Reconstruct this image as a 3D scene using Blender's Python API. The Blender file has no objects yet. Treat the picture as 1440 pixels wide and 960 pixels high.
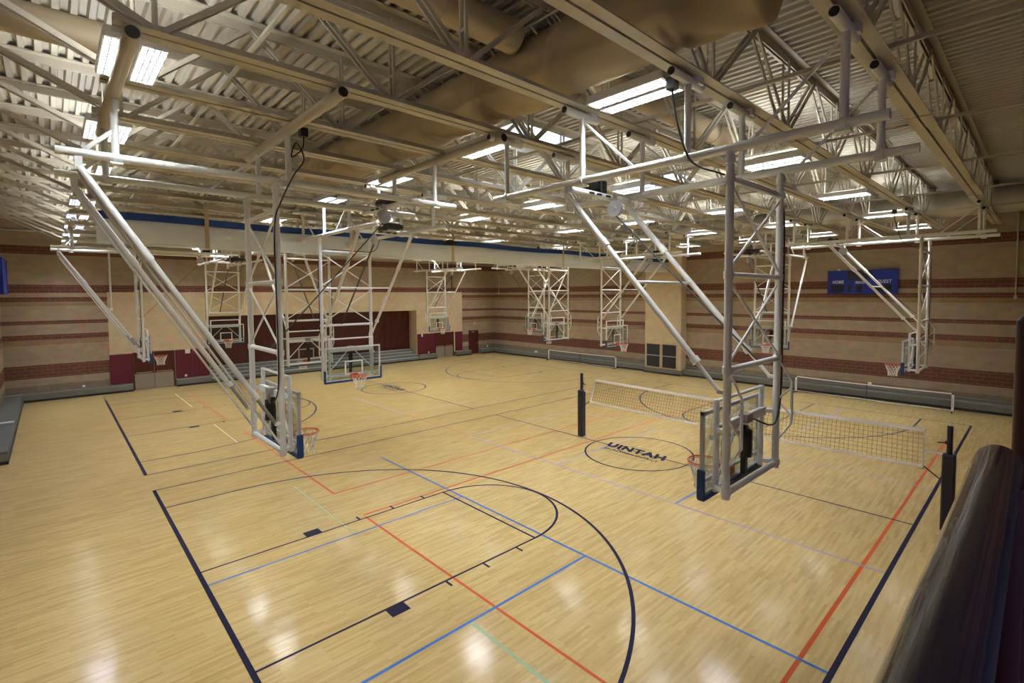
import bpy, math, random
from mathutils import Vector, Matrix
random.seed(7)
SC = bpy.context.scene
COL = SC.collection
PI = math.pi

# ------------------------------------------------------------------ mesh builder
class MB:
    def __init__(s):
        s.v = []; s.f = []; s.mi = []; s.sm = []
    def face(s, idx, m=0, smooth=False):
        s.f.append(idx); s.mi.append(m); s.sm.append(smooth)
    def quad(s, pts, m=0, smooth=False):
        b = len(s.v); s.v += [tuple(p) for p in pts]; s.face(list(range(b, b + len(pts))), m, smooth)
    def box(s, x0, x1, y0, y1, z0, z1, m=0):
        b = len(s.v)
        s.v += [(x0,y0,z0),(x1,y0,z0),(x1,y1,z0),(x0,y1,z0),(x0,y0,z1),(x1,y0,z1),(x1,y1,z1),(x0,y1,z1)]
        for q in ((3,2,1,0),(4,5,6,7),(0,1,5,4),(1,2,6,5),(2,3,7,6),(3,0,4,7)):
            s.face([b+i for i in q], m)
    def bevbox(s, x0, x1, y0, y1, z0, z1, r=.01, m=0):
        # box whose vertical edges and top edges are chamfered
        b = len(s.v)
        def ring(z, e):
            X0, X1, Y0, Y1 = x0+e, x1-e, y0+e, y1-e
            return [(X0+r,Y0,z),(X1-r,Y0,z),(X1,Y0+r,z),(X1,Y1-r,z),(X1-r,Y1,z),(X0+r,Y1,z),(X0,Y1-r,z),(X0,Y0+r,z)]
        R = [ring(z0, r*.6), ring(z0+r, 0), ring(z1-r, 0), ring(z1, r*.6)]
        for q in R: s.v += q
        for k in range(3):
            for i in range(8):
                j = (i+1) % 8
                s.face([b+k*8+i, b+k*8+j, b+k*8+8+j, b+k*8+8+i], m)
        s.face([b+7-i for i in range(8)], m); s.face([b+24+i for i in range(8)], m)
    def frame(s, a, b):
        a, b = Vector(a), Vector(b); d = (b-a).normalized()
        up = Vector((0,0,1)) if abs(d.z) < .95 else Vector((1,0,0))
        n1 = d.cross(up).normalized(); n2 = n1.cross(d).normalized()
        return a, b, n1, n2
    def bar(s, a, b, w, h, m=0):
        a, b, n1, n2 = s.frame(a, b); k = len(s.v)
        for p in (a, b):
            for (i, j) in ((-1,-1),(1,-1),(1,1),(-1,1)):
                s.v.append(tuple(p + n1*i*w/2 + n2*j*h/2))
        for i in range(4):
            j = (i+1) % 4; s.face([k+i, k+j, k+4+j, k+4+i], m)
        s.face([k+3,k+2,k+1,k], m); s.face([k+4,k+5,k+6,k+7], m)
    def tube(s, a, b, r, seg=10, m=0, r2=None, caps=True):
        a, b, n1, n2 = s.frame(a, b); k = len(s.v); r2 = r if r2 is None else r2
        for p, rr in ((a, r), (b, r2)):
            for i in range(seg):
                t = 2*PI*i/seg; s.v.append(tuple(p + (n1*math.cos(t) + n2*math.sin(t))*rr))
        for i in range(seg):
            j = (i+1) % seg; s.face([k+i, k+j, k+seg+j, k+seg+i], m, True)
        if caps:
            q = len(s.v); s.v += s.v[k:k+2*seg]
            s.face([q+seg-1-i for i in range(seg)], m); s.face([q+seg+i for i in range(seg)], m)
    def path(s, pts, r, seg=8, m=0, closed=False):
        pts = [Vector(p) for p in pts]; n = len(pts); k = len(s.v); pn = None
        for i, p in enumerate(pts):
            a = pts[(i-1) % n] if (closed or i > 0) else p
            b = pts[(i+1) % n] if (closed or i < n-1) else p
            d = (b-a).normalized()
            if pn is None:
                up = Vector((0,0,1)) if abs(d.z) < .9 else Vector((1,0,0)); n1 = d.cross(up).normalized()
            else:
                n1 = (pn - d*pn.dot(d)).normalized()
            pn = n1; n2 = d.cross(n1)
            rr = r[i] if isinstance(r, (list, tuple)) else r
            for j in range(seg):
                t = 2*PI*j/seg; s.v.append(tuple(p + (n1*math.cos(t)+n2*math.sin(t))*rr))
        for i in range(n if closed else n-1):
            i2 = (i+1) % n
            for j in range(seg):
                j2 = (j+1) % seg
                s.face([k+i*seg+j, k+i*seg+j2, k+i2*seg+j2, k+i2*seg+j], m, True)
        if not closed:
            s.face([k+seg-1-j for j in range(seg)], m); s.face([k+(n-1)*seg+j for j in range(seg)], m)
    def torus(s, c, R, r, seg=24, ms=8, m=0):
        c = Vector(c)
        s.path([c + Vector((math.cos(2*PI*i/seg)*R, math.sin(2*PI*i/seg)*R, 0)) for i in range(seg)], r, ms, m, True)
    def build(s, name, mats, parent=None, loc=None):
        me = bpy.data.meshes.new(name); me.from_pydata(s.v, [], s.f)
        mats = mats if isinstance(mats, (list, tuple)) else [mats]
        for q in mats: me.materials.append(q)
        me.polygons.foreach_set('material_index', s.mi); me.polygons.foreach_set('use_smooth', s.sm)
        me.update()
        o = bpy.data.objects.new(name, me); COL.objects.link(o)
        if parent: o.parent = parent
        if loc: o.location = loc
        return o

def thing(name, label, cat, loc=(0,0,0), rz=0, group=None):
    o = bpy.data.objects.new(name, None); COL.objects.link(o); o.empty_display_size = .2
    o.location = loc; o.rotation_euler = (0,0,rz); o['label'] = label; o['category'] = cat
    if group: o['group'] = group
    return o
def tag(o, label, cat, group=None, kind=None):
    o['label'] = label; o['category'] = cat
    if group: o['group'] = group
    if kind: o['kind'] = kind
    return o
def struct(o, label=None):
    o['kind'] = 'structure'
    if label: o['label'] = label
    return o
KIDS = {}
def copy_tree(o, parent=None):
    c = o.copy(); COL.objects.link(c)
    if parent: c.parent = parent
    for ch in list(o.children): copy_tree(ch, c)
    return c

# ------------------------------------------------------------------ materials
def newmat(name):
    m = bpy.data.materials.new(name); m.use_nodes = True
    nt = m.node_tree; bs = nt.nodes['Principled BSDF']
    return m, nt, bs
def plain(name, col, rough=.5, metal=0, spec=.5, var=.12, scale=3.0, bump=0, coat=0):
    m, nt, bs = newmat(name)
    tc = nt.nodes.new('ShaderNodeTexCoord'); nz = nt.nodes.new('ShaderNodeTexNoise')
    nz.inputs['Scale'].default_value = scale; nz.inputs['Detail'].default_value = 4
    nt.links.new(tc.outputs['Object'], nz.inputs['Vector'])
    mx = nt.nodes.new('ShaderNodeMix'); mx.data_type = 'RGBA'
    c = Vector(col[:3])
    mx.inputs[6].default_value = (*(c*(1-var)), 1); mx.inputs[7].default_value = (*(c*(1+var)), 1)
    nt.links.new(nz.outputs['Fac'], mx.inputs[0]); nt.links.new(mx.outputs[2], bs.inputs['Base Color'])
    bs.inputs['Roughness'].default_value = rough; bs.inputs['Metallic'].default_value = metal
    bs.inputs['Specular IOR Level'].default_value = spec
    if coat: bs.inputs['Coat Weight'].default_value = coat
    if bump:
        bp = nt.nodes.new('ShaderNodeBump'); bp.inputs['Strength'].default_value = bump
        nt.links.new(nz.outputs['Fac'], bp.inputs['Height']); nt.links.new(bp.outputs['Normal'], bs.inputs['Normal'])
    return m
def emit(name, col, strength):
    m, nt, bs = newmat(name)
    bs.inputs['Base Color'].default_value = (.8,.8,.8,1)
    bs.inputs['Emission Color'].default_value = (*col, 1); bs.inputs['Emission Strength'].default_value = strength
    return m
def seethrough(name, col, alpha, rough=.6):
    m, nt, bs = newmat(name)
    nt.nodes.remove(bs)
    out = nt.nodes['Material Output']
    tr = nt.nodes.new('ShaderNodeBsdfTransparent'); df = nt.nodes.new('ShaderNodeBsdfPrincipled')
    df.inputs['Base Color'].default_value = (*col, 1); df.inputs['Roughness'].default_value = rough
    tl = nt.nodes.new('ShaderNodeBsdfTranslucent'); tl.inputs['Color'].default_value = (*col, 1)
    m0 = nt.nodes.new('ShaderNodeMixShader'); m0.inputs[0].default_value = .45
    nt.links.new(df.outputs[0], m0.inputs[1]); nt.links.new(tl.outputs[0], m0.inputs[2])
    mx = nt.nodes.new('ShaderNodeMixShader'); mx.inputs[0].default_value = alpha
    nt.links.new(tr.outputs[0], mx.inputs[1]); nt.links.new(m0.outputs[0], mx.inputs[2]); nt.links.new(mx.outputs[0], out.inputs['Surface'])
    return m

def mat_floor():
    m, nt, bs = newmat('maple_floor')
    tc = nt.nodes.new('ShaderNodeTexCoord')
    mp = nt.nodes.new('ShaderNodeMapping'); mp.inputs['Scale'].default_value = (1, 1, 1)
    nt.links.new(tc.outputs['Object'], mp.inputs['Vector'])
    br = nt.nodes.new('ShaderNodeTexBrick'); br.offset = .43; br.offset_frequency = 2
    br.inputs['Scale'].default_value = 1; br.inputs['Brick Width'].default_value = .62; br.inputs['Row Height'].default_value = .057
    br.inputs['Mortar Size'].default_value = .0012; br.inputs['Mortar Smooth'].default_value = .4; br.inputs['Bias'].default_value = 0
    br.inputs['Color1'].default_value = (.0,.0,.0,1); br.inputs['Color2'].default_value = (1,1,1,1); br.inputs['Mortar'].default_value = (.35,.35,.35,1)
    nt.links.new(mp.outputs[0], br.inputs['Vector'])
    mp2 = nt.nodes.new('ShaderNodeMapping'); mp2.inputs['Scale'].default_value = (1.1, 14, 1)
    nt.links.new(tc.outputs['Object'], mp2.inputs['Vector'])
    nz = nt.nodes.new('ShaderNodeTexNoise'); nz.inputs['Scale'].default_value = 1; nz.inputs['Detail'].default_value = 5; nz.inputs['Roughness'].default_value = .65
    nt.links.new(mp2.outputs[0], nz.inputs['Vector'])
    ad = nt.nodes.new('ShaderNodeMath'); ad.operation = 'MULTIPLY_ADD'; ad.inputs[1].default_value = .30
    mu = nt.nodes.new('ShaderNodeMath'); mu.operation = 'MULTIPLY'; mu.inputs[1].default_value = .80
    nt.links.new(nz.outputs['Fac'], mu.inputs[0]); nt.links.new(br.outputs['Color'], ad.inputs[0]); nt.links.new(mu.outputs[0], ad.inputs[2])
    rp = nt.nodes.new('ShaderNodeValToRGB'); e = rp.color_ramp.elements
    e[0].position = .12; e[0].color = (.41,.275,.10,1); e[1].position = .9; e[1].color = (.70,.53,.25,1)
    q = e.new(.36); q.color = (.55,.385,.15,1); q = e.new(.62); q.color = (.645,.47,.20,1)
    nt.links.new(ad.outputs[0], rp.inputs[0]); nt.links.new(rp.outputs[0], bs.inputs['Base Color'])
    n3 = nt.nodes.new('ShaderNodeTexNoise'); n3.inputs['Scale'].default_value = .7; nt.links.new(tc.outputs['Object'], n3.inputs['Vector'])
    mr = nt.nodes.new('ShaderNodeMapRange'); mr.inputs['To Min'].default_value = .10; mr.inputs['To Max'].default_value = .17
    nt.links.new(n3.outputs['Fac'], mr.inputs['Value']); nt.links.new(mr.outputs[0], bs.inputs['Roughness'])
    n4 = nt.nodes.new('ShaderNodeTexNoise'); n4.inputs['Scale'].default_value = 1; n4.inputs['Detail'].default_value = 2
    mp4 = nt.nodes.new('ShaderNodeMapping'); mp4.inputs['Scale'].default_value = (3, 17, 1)
    nt.links.new(tc.outputs['Object'], mp4.inputs['Vector']); nt.links.new(mp4.outputs[0], n4.inputs['Vector'])
    bp = nt.nodes.new('ShaderNodeBump'); bp.inputs['Strength'].default_value = .035; bp.inputs['Distance'].default_value = .02
    nt.links.new(n4.outputs['Fac'], bp.inputs['Height']); nt.links.new(bp.outputs[0], bs.inputs['Normal'])
    bs.inputs['Specular IOR Level'].default_value = 1.0
    return m

STRIPES = [(1.15,1.86),(3.19,3.46),(4.0,4.18),(5.21,5.44),(5.70,6.10),(7.70,8.16)]
def mat_block(name, axis, cream=False):
    """painted split block: running bond along AXIS with brown bands by height"""
    m, nt, bs = newmat(name)
    tc = nt.nodes.new('ShaderNodeTexCoord'); sp = nt.nodes.new('ShaderNodeSeparateXYZ'); cb = nt.nodes.new('ShaderNodeCombineXYZ')
    nt.links.new(tc.outputs['Object'], sp.inputs[0])
    nt.links.new(sp.outputs[axis], cb.inputs[0]); nt.links.new(sp.outputs[2], cb.inputs[1])
    br = nt.nodes.new('ShaderNodeTexBrick'); br.inputs['Scale'].default_value = 1
    br.inputs['Brick Width'].default_value = .42; br.inputs['Row Height'].default_value = .178
    br.inputs['Mortar Size'].default_value = .008; br.inputs['Mortar Smooth'].default_value = .3
    br.inputs['Color1'].default_value = (.88,.88,.88,1); br.inputs['Color2'].default_value = (1,1,1,1); br.inputs['Mortar'].default_value = (1.02,1.02,1.02,1)
    nt.links.new(cb.outputs[0], br.inputs['Vector'])
    nz = nt.nodes.new('ShaderNodeTexNoise'); nz.inputs['Scale'].default_value = 2.2; nz.inputs['Detail'].default_value = 5
    nt.links.new(cb.outputs[0], nz.inputs['Vector'])
    rp = nt.nodes.new('ShaderNodeValToRGB'); rp.color_ramp.interpolation = 'CONSTANT'
    mz = nt.nodes.new('ShaderNodeMath'); mz.operation = 'MULTIPLY'; mz.inputs[1].default_value = .1
    nt.links.new(sp.outputs[2], mz.inputs[0]); nt.links.new(mz.outputs[0], rp.inputs[0])
    tan, red, ochre, low = (.39,.305,.22,1), (.165,.065,.05,1), (.31,.22,.125,1), (.25,.205,.15,1)
    e = rp.color_ramp.elements; e[0].position = 0; e[0].color = low
    stops = [(.78, tan)]
    for a, b in STRIPES:
        stops.append((a, red))
        if abs(a-3.19) < .01: pass
        stops.append((b, tan))
    stops += [(2.92, ochre), (4.98, ochre)]
    stops = sorted(stops, key=lambda t: t[0])
    if cream:
        e[0].color = (.64,.515,.345,1); e[1].position = .99; e[1].color = (.64,.515,.345,1)
    else:
        e[1].position = stops[0][0]*.1; e[1].color = stops[0][1]
        for z, c in stops[1:]:
            q = e.new(z*.1); q.color = c
    mx = nt.nodes.new('ShaderNodeMix'); mx.data_type = 'RGBA'; mx.blend_type = 'MULTIPLY'; mx.inputs[0].default_value = .3 if cream else 1
    mm = nt.nodes.new('ShaderNodeMix'); mm.data_type = 'RGBA'; mm.inputs[7].default_value = (.36,.26,.18,1)
    mf = nt.nodes.new('ShaderNodeMath'); mf.operation = 'MULTIPLY'; mf.inputs[1].default_value = .55 if not cream else 0
    nt.links.new(br.outputs['Fac'], mf.inputs[0]); nt.links.new(mf.outputs[0], mm.inputs[0]); nt.links.new(rp.outputs[0], mm.inputs[6])
    nt.links.new(mm.outputs[2], mx.inputs[6]); nt.links.new(br.outputs['Color'], mx.inputs[7])
    m2 = nt.nodes.new('ShaderNodeMix'); m2.data_type = 'RGBA'; m2.blend_type = 'MULTIPLY'; m2.inputs[0].default_value = .45
    nt.links.new(mx.outputs[2], m2.inputs[6]); nt.links.new(nz.outputs['Color'], m2.inputs[7])
    m3 = nt.nodes.new('ShaderNodeMix'); m3.data_type = 'RGBA'; m3.blend_type = 'MULTIPLY'; m3.inputs[0].default_value = 1
    m3.inputs[7].default_value = (1.28,1.28,1.28,1); nt.links.new(m2.outputs[2], m3.inputs[6])
    nt.links.new(m3.outputs[2], bs.inputs['Base Color']); bs.inputs['Roughness'].default_value = .8
    bs.inputs['Specular IOR Level'].default_value = .2
    bp = nt.nodes.new('ShaderNodeBump'); bp.inputs['Strength'].default_value = .25; bp.inputs['Distance'].default_value = .01
    nt.links.new(br.outputs['Fac'], bp.inputs['Height']); bp.invert = True; nt.links.new(bp.outputs[0], bs.inputs['Normal'])
    return m

M = dict(
    floor=mat_floor(), block_x=mat_block('block_wall_x', 0), block_y=mat_block('block_wall_y', 1), cream=mat_block('cream_block_x', 0, True), cream_y=mat_block('cream_block_y', 1, True),
    navy=plain('navy_paint', (.016,.014,.042), .5, spec=.12), blue=plain('blue_paint', (.06,.17,.50), .5, spec=.2),
    blue_glare=plain('blue_paint_glare', (.33,.28,.40), .5, spec=.1), orange=plain('orange_paint', (.60,.105,.025), .5, spec=.15),  # first entry: blue court lines with floor glare mixed into a paler colour
    green=plain('green_paint', (.36,.52,.28), .3), yellow=plain('pale_yellow_paint', (.66,.56,.25), .3),
    deck=plain('roof_deck_paint', (.48,.44,.355), .55, var=.08, scale=.6),
    steel=plain('cream_steel', (.50,.455,.36), .45, var=.1, scale=1.5),
    pipe=plain('white_pipe_paint', (.77,.775,.745), .35, var=.06), pipe_w=plain('bright_white_paint', (.86,.885,.91), .35, var=.04),
    alu=plain('grey_aluminium', (.52,.52,.54), .4, metal=.3), alu_light=plain('pale_aluminium', (.74,.76,.78), .4), dark=plain('black_metal_and_shade', (.015,.015,.017), .45),
    grey=plain('grey_plastic', (.30,.30,.30), .5), darkgrey=plain('dark_grey_rubber', (.05,.05,.055), .6),
    pad_blue=plain('blue_padding', (.012,.05,.17), .5), rim=plain('orange_rim_paint', (.62,.085,.02), .35), net=plain('white_net_cord', (.85,.84,.80), .8),
    net_dark=plain('dark_net_cord', (.045,.04,.04), .8), vb_net=plain('brown_net_cord', (.10,.065,.03), .8), tape=plain('white_vinyl_tape', (.93,.92,.94), .5),
    vb_pad=plain('navy_vinyl_pad', (.014,.014,.03), .45),
    concrete=plain('grey_concrete', (.19,.19,.175), .7, var=.2, scale=2.5, bump=.1), coping_dark=plain('dark_concrete', (.105,.11,.10), .7, var=.2, scale=2), coping=plain('pale_concrete', (.22,.225,.21), .6, var=.15, scale=3),  # darker concrete tone is used on the left ledge top only
    base=plain('black_rubber_base', (.012,.012,.018), .4), bleach=plain('grey_bleacher_boards', (.20,.21,.20), .55, var=.15),
    bleach_top=plain('pale_bleacher_tread', (.33,.345,.33), .5, var=.12),
    maroon=plain('maroon_wall_pad', (.115,.006,.023), .55, var=.12), oxblood=plain('dark_red_door_paint', (.072,.009,.006), .5, var=.1),
    kick=plain('steel_kick_plate', (.36,.32,.29), .4, metal=.35, var=.1), oxframe=plain('dark_red_frame_paint', (.10,.014,.012), .45),
    duct=plain('tan_duct_paint', (.45,.36,.23), .5, var=.1, scale=1.2), fabric=plain('tan_duct_fabric', (.44,.35,.22), .95, spec=.1, var=.1, scale=1.3, bump=.15),
    galv=plain('pale_duct_metal', (.50,.46,.38), .35, metal=.3), sb_blue=plain('scoreboard_blue', (.008,.03,.34), .4), sb_dark=plain('scoreboard_black', (.012,.012,.03), .3),
    white=plain('white_lettering', (.86,.86,.86), .5), vinyl=plain('blue_vinyl', (.01,.055,.27), .5), strap=plain('tan_strap', (.55,.42,.24), .7),
    mesh=seethrough('white_mesh_curtain', (.90,.945,1.0), .64), louvre_grey=plain('grey_louvre_grid', (.05,.05,.048), .5), louver=plain('white_louver', (.85,.85,.83), .4),
    rail=plain('dark_glossy_rail_paint', (.009,.007,.012), .2, var=.5, scale=9, spec=.5, coat=.5), railpost=plain('maroon_post_paint', (.03,.006,.006), .3), carpet=plain('dark_carpet', (.03,.022,.016), .95, var=.7, scale=90),
    vent=plain('dark_louver_paint', (.035,.035,.05), .5), plate=plain('white_plastic', (.8,.8,.8), .4),
    lamp=emit('lamp_tube', (.92,.97,1.0), 34.0), lamp_cool=emit('lamp_tube_cool', (.72,.78,1.0), 32.0), uplight=emit('lamp_uplight', (.93,.97,1.0), 8.0), sky=emit('daylight_pane', (.62,.76,1.0), 1.2),
)
def mat_glass():
    m, nt, bs = newmat('backboard_glass')
    nt.nodes.remove(bs); out = nt.nodes['Material Output']
    tr = nt.nodes.new('ShaderNodeBsdfTransparent'); tr.inputs['Color'].default_value = (.86,.90,.88,1)
    gl = nt.nodes.new('ShaderNodeBsdfGlossy'); gl.inputs['Roughness'].default_value = .05
    fr = nt.nodes.new('ShaderNodeMath'); fr.operation = 'MULTIPLY_ADD'; lw = nt.nodes.new('ShaderNodeLayerWeight'); lw.inputs['Blend'].default_value = .25
    fr.inputs[1].default_value = .35; fr.inputs[2].default_value = .03; nt.links.new(lw.outputs['Facing'], fr.inputs[0])
    mx = nt.nodes.new('ShaderNodeMixShader')
    nt.links.new(fr.outputs[0], mx.inputs[0]); nt.links.new(tr.outputs[0], mx.inputs[1]); nt.links.new(gl.outputs[0], mx.inputs[2]); nt.links.new(mx.outputs[0], out.inputs['Surface'])
    return m
M['glass'] = mat_glass()

def text_geo(mb, txt, origin, right, up, width, height, m=0, shear=0.0, depth=0.0, bold=.0):
    """letters as flat polygons in the plane (right, up) with lower-left corner at origin"""
    cu = bpy.data.curves.new('t', 'FONT'); cu.body = txt; cu.offset = bold; cu.resolution_u = 3; cu.space_character = 1.12
    ob = bpy.data.objects.new('t', cu); COL.objects.link(ob)
    dg = bpy.context.evaluated_depsgraph_get(); me = bpy.data.meshes.new_from_object(ob.evaluated_get(dg))
    xs = [v.co.x for v in me.vertices]; ys = [v.co.y for v in me.vertices]
    x0, x1, y0, y1 = min(xs), max(xs), min(ys), max(ys); b = len(mb.v)
    right, up, o = Vector(right), Vector(up), Vector(origin)
    for v in me.vertices:
        a = (v.co.x-x0)/(x1-x0); c = (v.co.y-y0)/(y1-y0)
        mb.v.append(tuple(o + right*(a*width + shear*c*height) + up*(c*height)))
    for p in me.polygons: mb.face([b+i for i in p.vertices], m)
    bpy.data.objects.remove(ob); bpy.data.meshes.remove(me); bpy.data.curves.remove(cu)

# ------------------------------------------------------------------ dimensions
XL, XR, YF, YN, ZT = -3.7, 28.9, 27.4, -9.74, 9.62
YB = -13.0
CL, HW = 25.2, 7.69                    # court length, half width
FY = 17.06                             # centre line of the far court

# ------------------------------------------------------------------ floor with painted lines
fl = MB(); fl.quad([(XL-.4, YB, 0), (XR+.4, YB, 0), (XR+.4, 28.9, 0), (XL-.4, 28.9, 0)])
FM = dict(navy=1, blue=2, blue_glare=3, orange=4, green=5, yellow=6)
zc = [0.0012]
def line(c, x0, y0, x1, y1, w=.05):
    a, b = Vector((x0, y0, 0)), Vector((x1, y1, 0)); d = (b-a).normalized(); n = Vector((-d.y, d.x, 0))*w/2
    z = Vector((0,0,zc[0])); zc[0] += .00001
    fl.quad([a-n+z, b-n+z, b+n+z, a+n+z], FM[c])
def arc(c, cx, cy, R, a0, a1, w=.05, n=48):
    z = zc[0]; zc[0] += .00001
    for i in range(n):
        t0 = a0+(a1-a0)*i/n; t1 = a0+(a1-a0)*(i+1)/n; p = []
        for (r, t) in ((R-w/2,t0),(R+w/2,t0),(R+w/2,t1),(R-w/2,t1)): p.append((cx+r*math.cos(t), cy+r*math.sin(t), z))
        fl.quad(p, FM[c])
for x0 in (3.55,):
    line('orange', 3.55, 1.90, 3.55, -7.27, .055); line('orange', 3.58, 12.83, 3.58, 3.85, .055); line('orange', 3.58, 24.1, 3.58, 15.4, .055)
    line('orange', 3.58, 3.87, 21.5, 3.95, .065); line('orange', 3.55, 2.02, 21.5, 2.02, .065); line('orange', 3.55, -7.27, 21.6, -7.27, .07)
    line('orange', 9.7, 5.85, 9.72, 10.8, .05); line('orange', 3.58, 12.75, 9.7, 12.75, .04)
line('blue', 6.0, 5.87, 6.0, -7.69, .06); line('blue', 0, 1.21, 6.0, 1.21, .05); line('blue', 0, -3.12, 6.0, -3.12, .06)
line('green', 3.0, -3.15, 2.95, -7.3, .06); line('green', 2.98, 5.2, 2.98, 1.26, .03)
line('blue_glare', 9.68, 5.85, 9.68, -7.71, .055); line('blue_glare', 9.7, 15.65, 9.7, 10.8, .055); line('blue_glare', 15.65, 5.8, 15.65, -7.7, .04)
line('blue_glare', 9.69, 5.83, 16.4, 5.83, .05); line('blue_glare', 9.68, 1.17, 15.63, 1.17, .05); line('blue', 9.69, -3.1, 11.2, -3.1, .05); line('blue_glare', 11.2, -3.1, 15.65, -3.1, .05)
line('blue_glare', 19.3, -3.08, CL, -3.08, .06); line('blue_glare', 3.1, 5.87, 6.0, 5.87, .03); line('blue_glare', 8, 10.97, 15.7, 10.97, .04)
line('yellow', 3.0, 24.4, 3.0, 19.6, .035); line('yellow', 2.98, 15.0, 2.98, 11.24, .035)
line('blue', 12.0, 1.17, 12.55, 1.17, .07)
for yc, near in ((0, True), (FY, False)):
    hw = HW
    line('navy', .04, yc-hw, .04, yc+hw, .085); line('navy', CL, yc-hw, CL, yc+hw, .07)
    line('navy', 0, yc-hw, CL, yc-hw, .085 if near else .065); line('navy', 0, yc+hw, CL, yc+hw, .06)
    line('navy', CL/2, yc-hw, CL/2, yc+hw, .055 if near else .06); arc('navy', CL/2, yc, 1.83, 0, 2*PI, .065 if near else .08, 64)
    for s, x0 in ((1, 0), (-1, CL)):
        X = lambda d: x0+s*d
        LW = .052 if (near and s == 1) else (.062 if near else .055)
        for t in (1, -1):
            line('navy', X(0), yc+t*1.83, X(5.79), yc+t*1.83, LW)
            a, b = X(2.12), X(2.47)
            line('navy', a, yc+t*(1.83+.14), b, yc+t*(1.83+.14), .28)
            for h in (3.38, 4.29, 5.2): line('navy', X(h), yc+t*1.83, X(h), yc+t*2.05, .05)
            line('navy', X(0), yc+t*6.05, X(1.6), yc+t*6.05, LW+.01)
        line('navy', X(5.79), yc-1.83, X(5.79), yc+1.83, LW)
        base = 0 if s == 1 else PI
        arc('navy', X(5.79), yc, 1.83, base-PI/2, base+PI/2, LW+.01, 40)
        arc('navy', X(1.6), yc, 6.05, base-PI/2, base+PI/2, LW+.02, 72)
    # painted centre-court emblem: bold slanted word, small line of text and a thin swoosh
    zl = zc[0]+.0006
    text_geo(fl, 'UINTAH', (12.40, yc+1.25, zl), (0,-1,0), (1,0,0), 2.35, .50, 1, shear=-.30, bold=.055)
    text_geo(fl, 'RECREATION DISTRICT', (12.12, yc+1.12, zl), (0,-1,0), (1,0,0), 2.15, .15, 1, shear=-.2, bold=.03)
    pts = []
    for i in range(40):
        t = 2*PI*i/39*.93+.6; R = 1.0
        pts.append((12.62+.42*math.sin(t), yc-.02-.85*math.cos(t)))
    for i in range(39):
        w = .012+.04*math.sin(PI*i/39)**2; zc[0] += .00001
        line('navy', *pts[i], *pts[i+1], w)
    for i in range(20):
        t = i/20; line('navy', 11.98-.10*math.sin(t*PI), yc+1.0-1.7*t, 11.98-.10*math.sin((t+.05)*PI), yc+1.0-1.7*(t+.05), .015)
floor = struct(fl.build('floor', [M['floor'], M['navy'], M['blue'], M['blue_glare'], M['orange'], M['green'], M['yellow']]))

# ------------------------------------------------------------------ walls
def wall_rect(mb, axis, c, a0, a1, z0, z1, m=0, flip=False):
    if axis == 'y': p = [(a0,c,z0),(a1,c,z0),(a1,c,z1),(a0,c,z1)]
    else: p = [(c,a0,z0),(c,a1,z0),(c,a1,z1),(c,a0,z1)]
    if flip: p.reverse()
    mb.quad(p, m)
OX0, OX1, OZ = 5.33, 20.4, 4.2; YA = 28.65      # alcove in the far wall
CX0, CX1, CZ = .46, 25.14, 5.74
w = MB()
wall_rect(w, 'y', YF, XL, CX0, 0, CZ); wall_rect(w, 'y', YF, CX1, XR, 0, CZ); wall_rect(w, 'y', YF, XL, XR, CZ, 9.75)
wall_rect(w, 'y', YF, CX0, OX0, 0, OZ, 1); wall_rect(w, 'y', YF, OX1, CX1, 0, OZ, 1); wall_rect(w, 'y', YF, CX0, CX1, OZ, CZ, 1)
w.quad([(OX0,YF,0),(OX0,YA,0),(OX0,YA,OZ),(OX0,YF,OZ)], 2); w.quad([(OX1,YF,OZ),(OX1,YA,OZ),(OX1,YA,0),(OX1,YF,0)], 2)
w.quad([(OX0,YF,OZ),(OX0,YA,OZ),(OX1,YA,OZ),(OX1,YF,OZ)], 1)
wall_rect(w, 'y', YA, OX0, OX1, 0, OZ, 1)
struct(w.build('wall_back', [M['block_x'], M['cream'], M['cream_y']]))
w = MB(); wall_rect(w, 'x', XR, YB, 28.7, 0, 9.75); struct(w.build('wall_right', M['block_y']))
w = MB(); wall_rect(w, 'x', XL, YB, 28.7, 0, 9.75); struct(w.build('wall_left', M['block_y']))
w = MB(); wall_rect(w, 'y', YN, XL, XR, 0, 4.1); struct(w.build('wall_front', M['block_x']))
w = MB(); wall_rect(w, 'y', YB, XL, XR, 0, 9.75); struct(w.build('wall_rear', M['block_x']))

# concrete ledges along the wall feet, with black rubber base
def ledge(name, x0, x1, y0, y1, z=.42, faces='y'):
    b = MB(); b.box(x0, x1, y0, y1, 0, z-.07); e = .02; top = 'coping_dark' if faces == 'x+' else 'coping'
    if faces == 'y': b.box(x0, x1, y0-e, y1, z-.07, z, 1)
    elif faces == 'x-': b.box(x0-e, x1, y0, y1, z-.07, z, 1)
    else: b.box(x0, x1+e, y0, y1, z-.07, z, 1)
    return struct(b.build(name, [M['concrete'], M[top]]))
LY = 26.95
ledge('trim_1', XL, 1.42, LY, YF); ledge('trim_2', 3.50, OX0, LY, YF); ledge('trim_3', OX1, 22.12, LY, YF)
ledge('trim_4', 24.17, 25.82, LY, YF); ledge('trim_5', 26.95, XR, LY, YF)
LXR = 28.42
ledge('trim_6', LXR, XR, YB, 7.12, .42, 'x-'); ledge('trim_7', LXR, XR, 9.95, LY, .42, 'x-')
# left ledge stops short of the camera side
ledge('trim_8', XL, -3.08, 13.9, LY, .42, 'x+')
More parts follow.
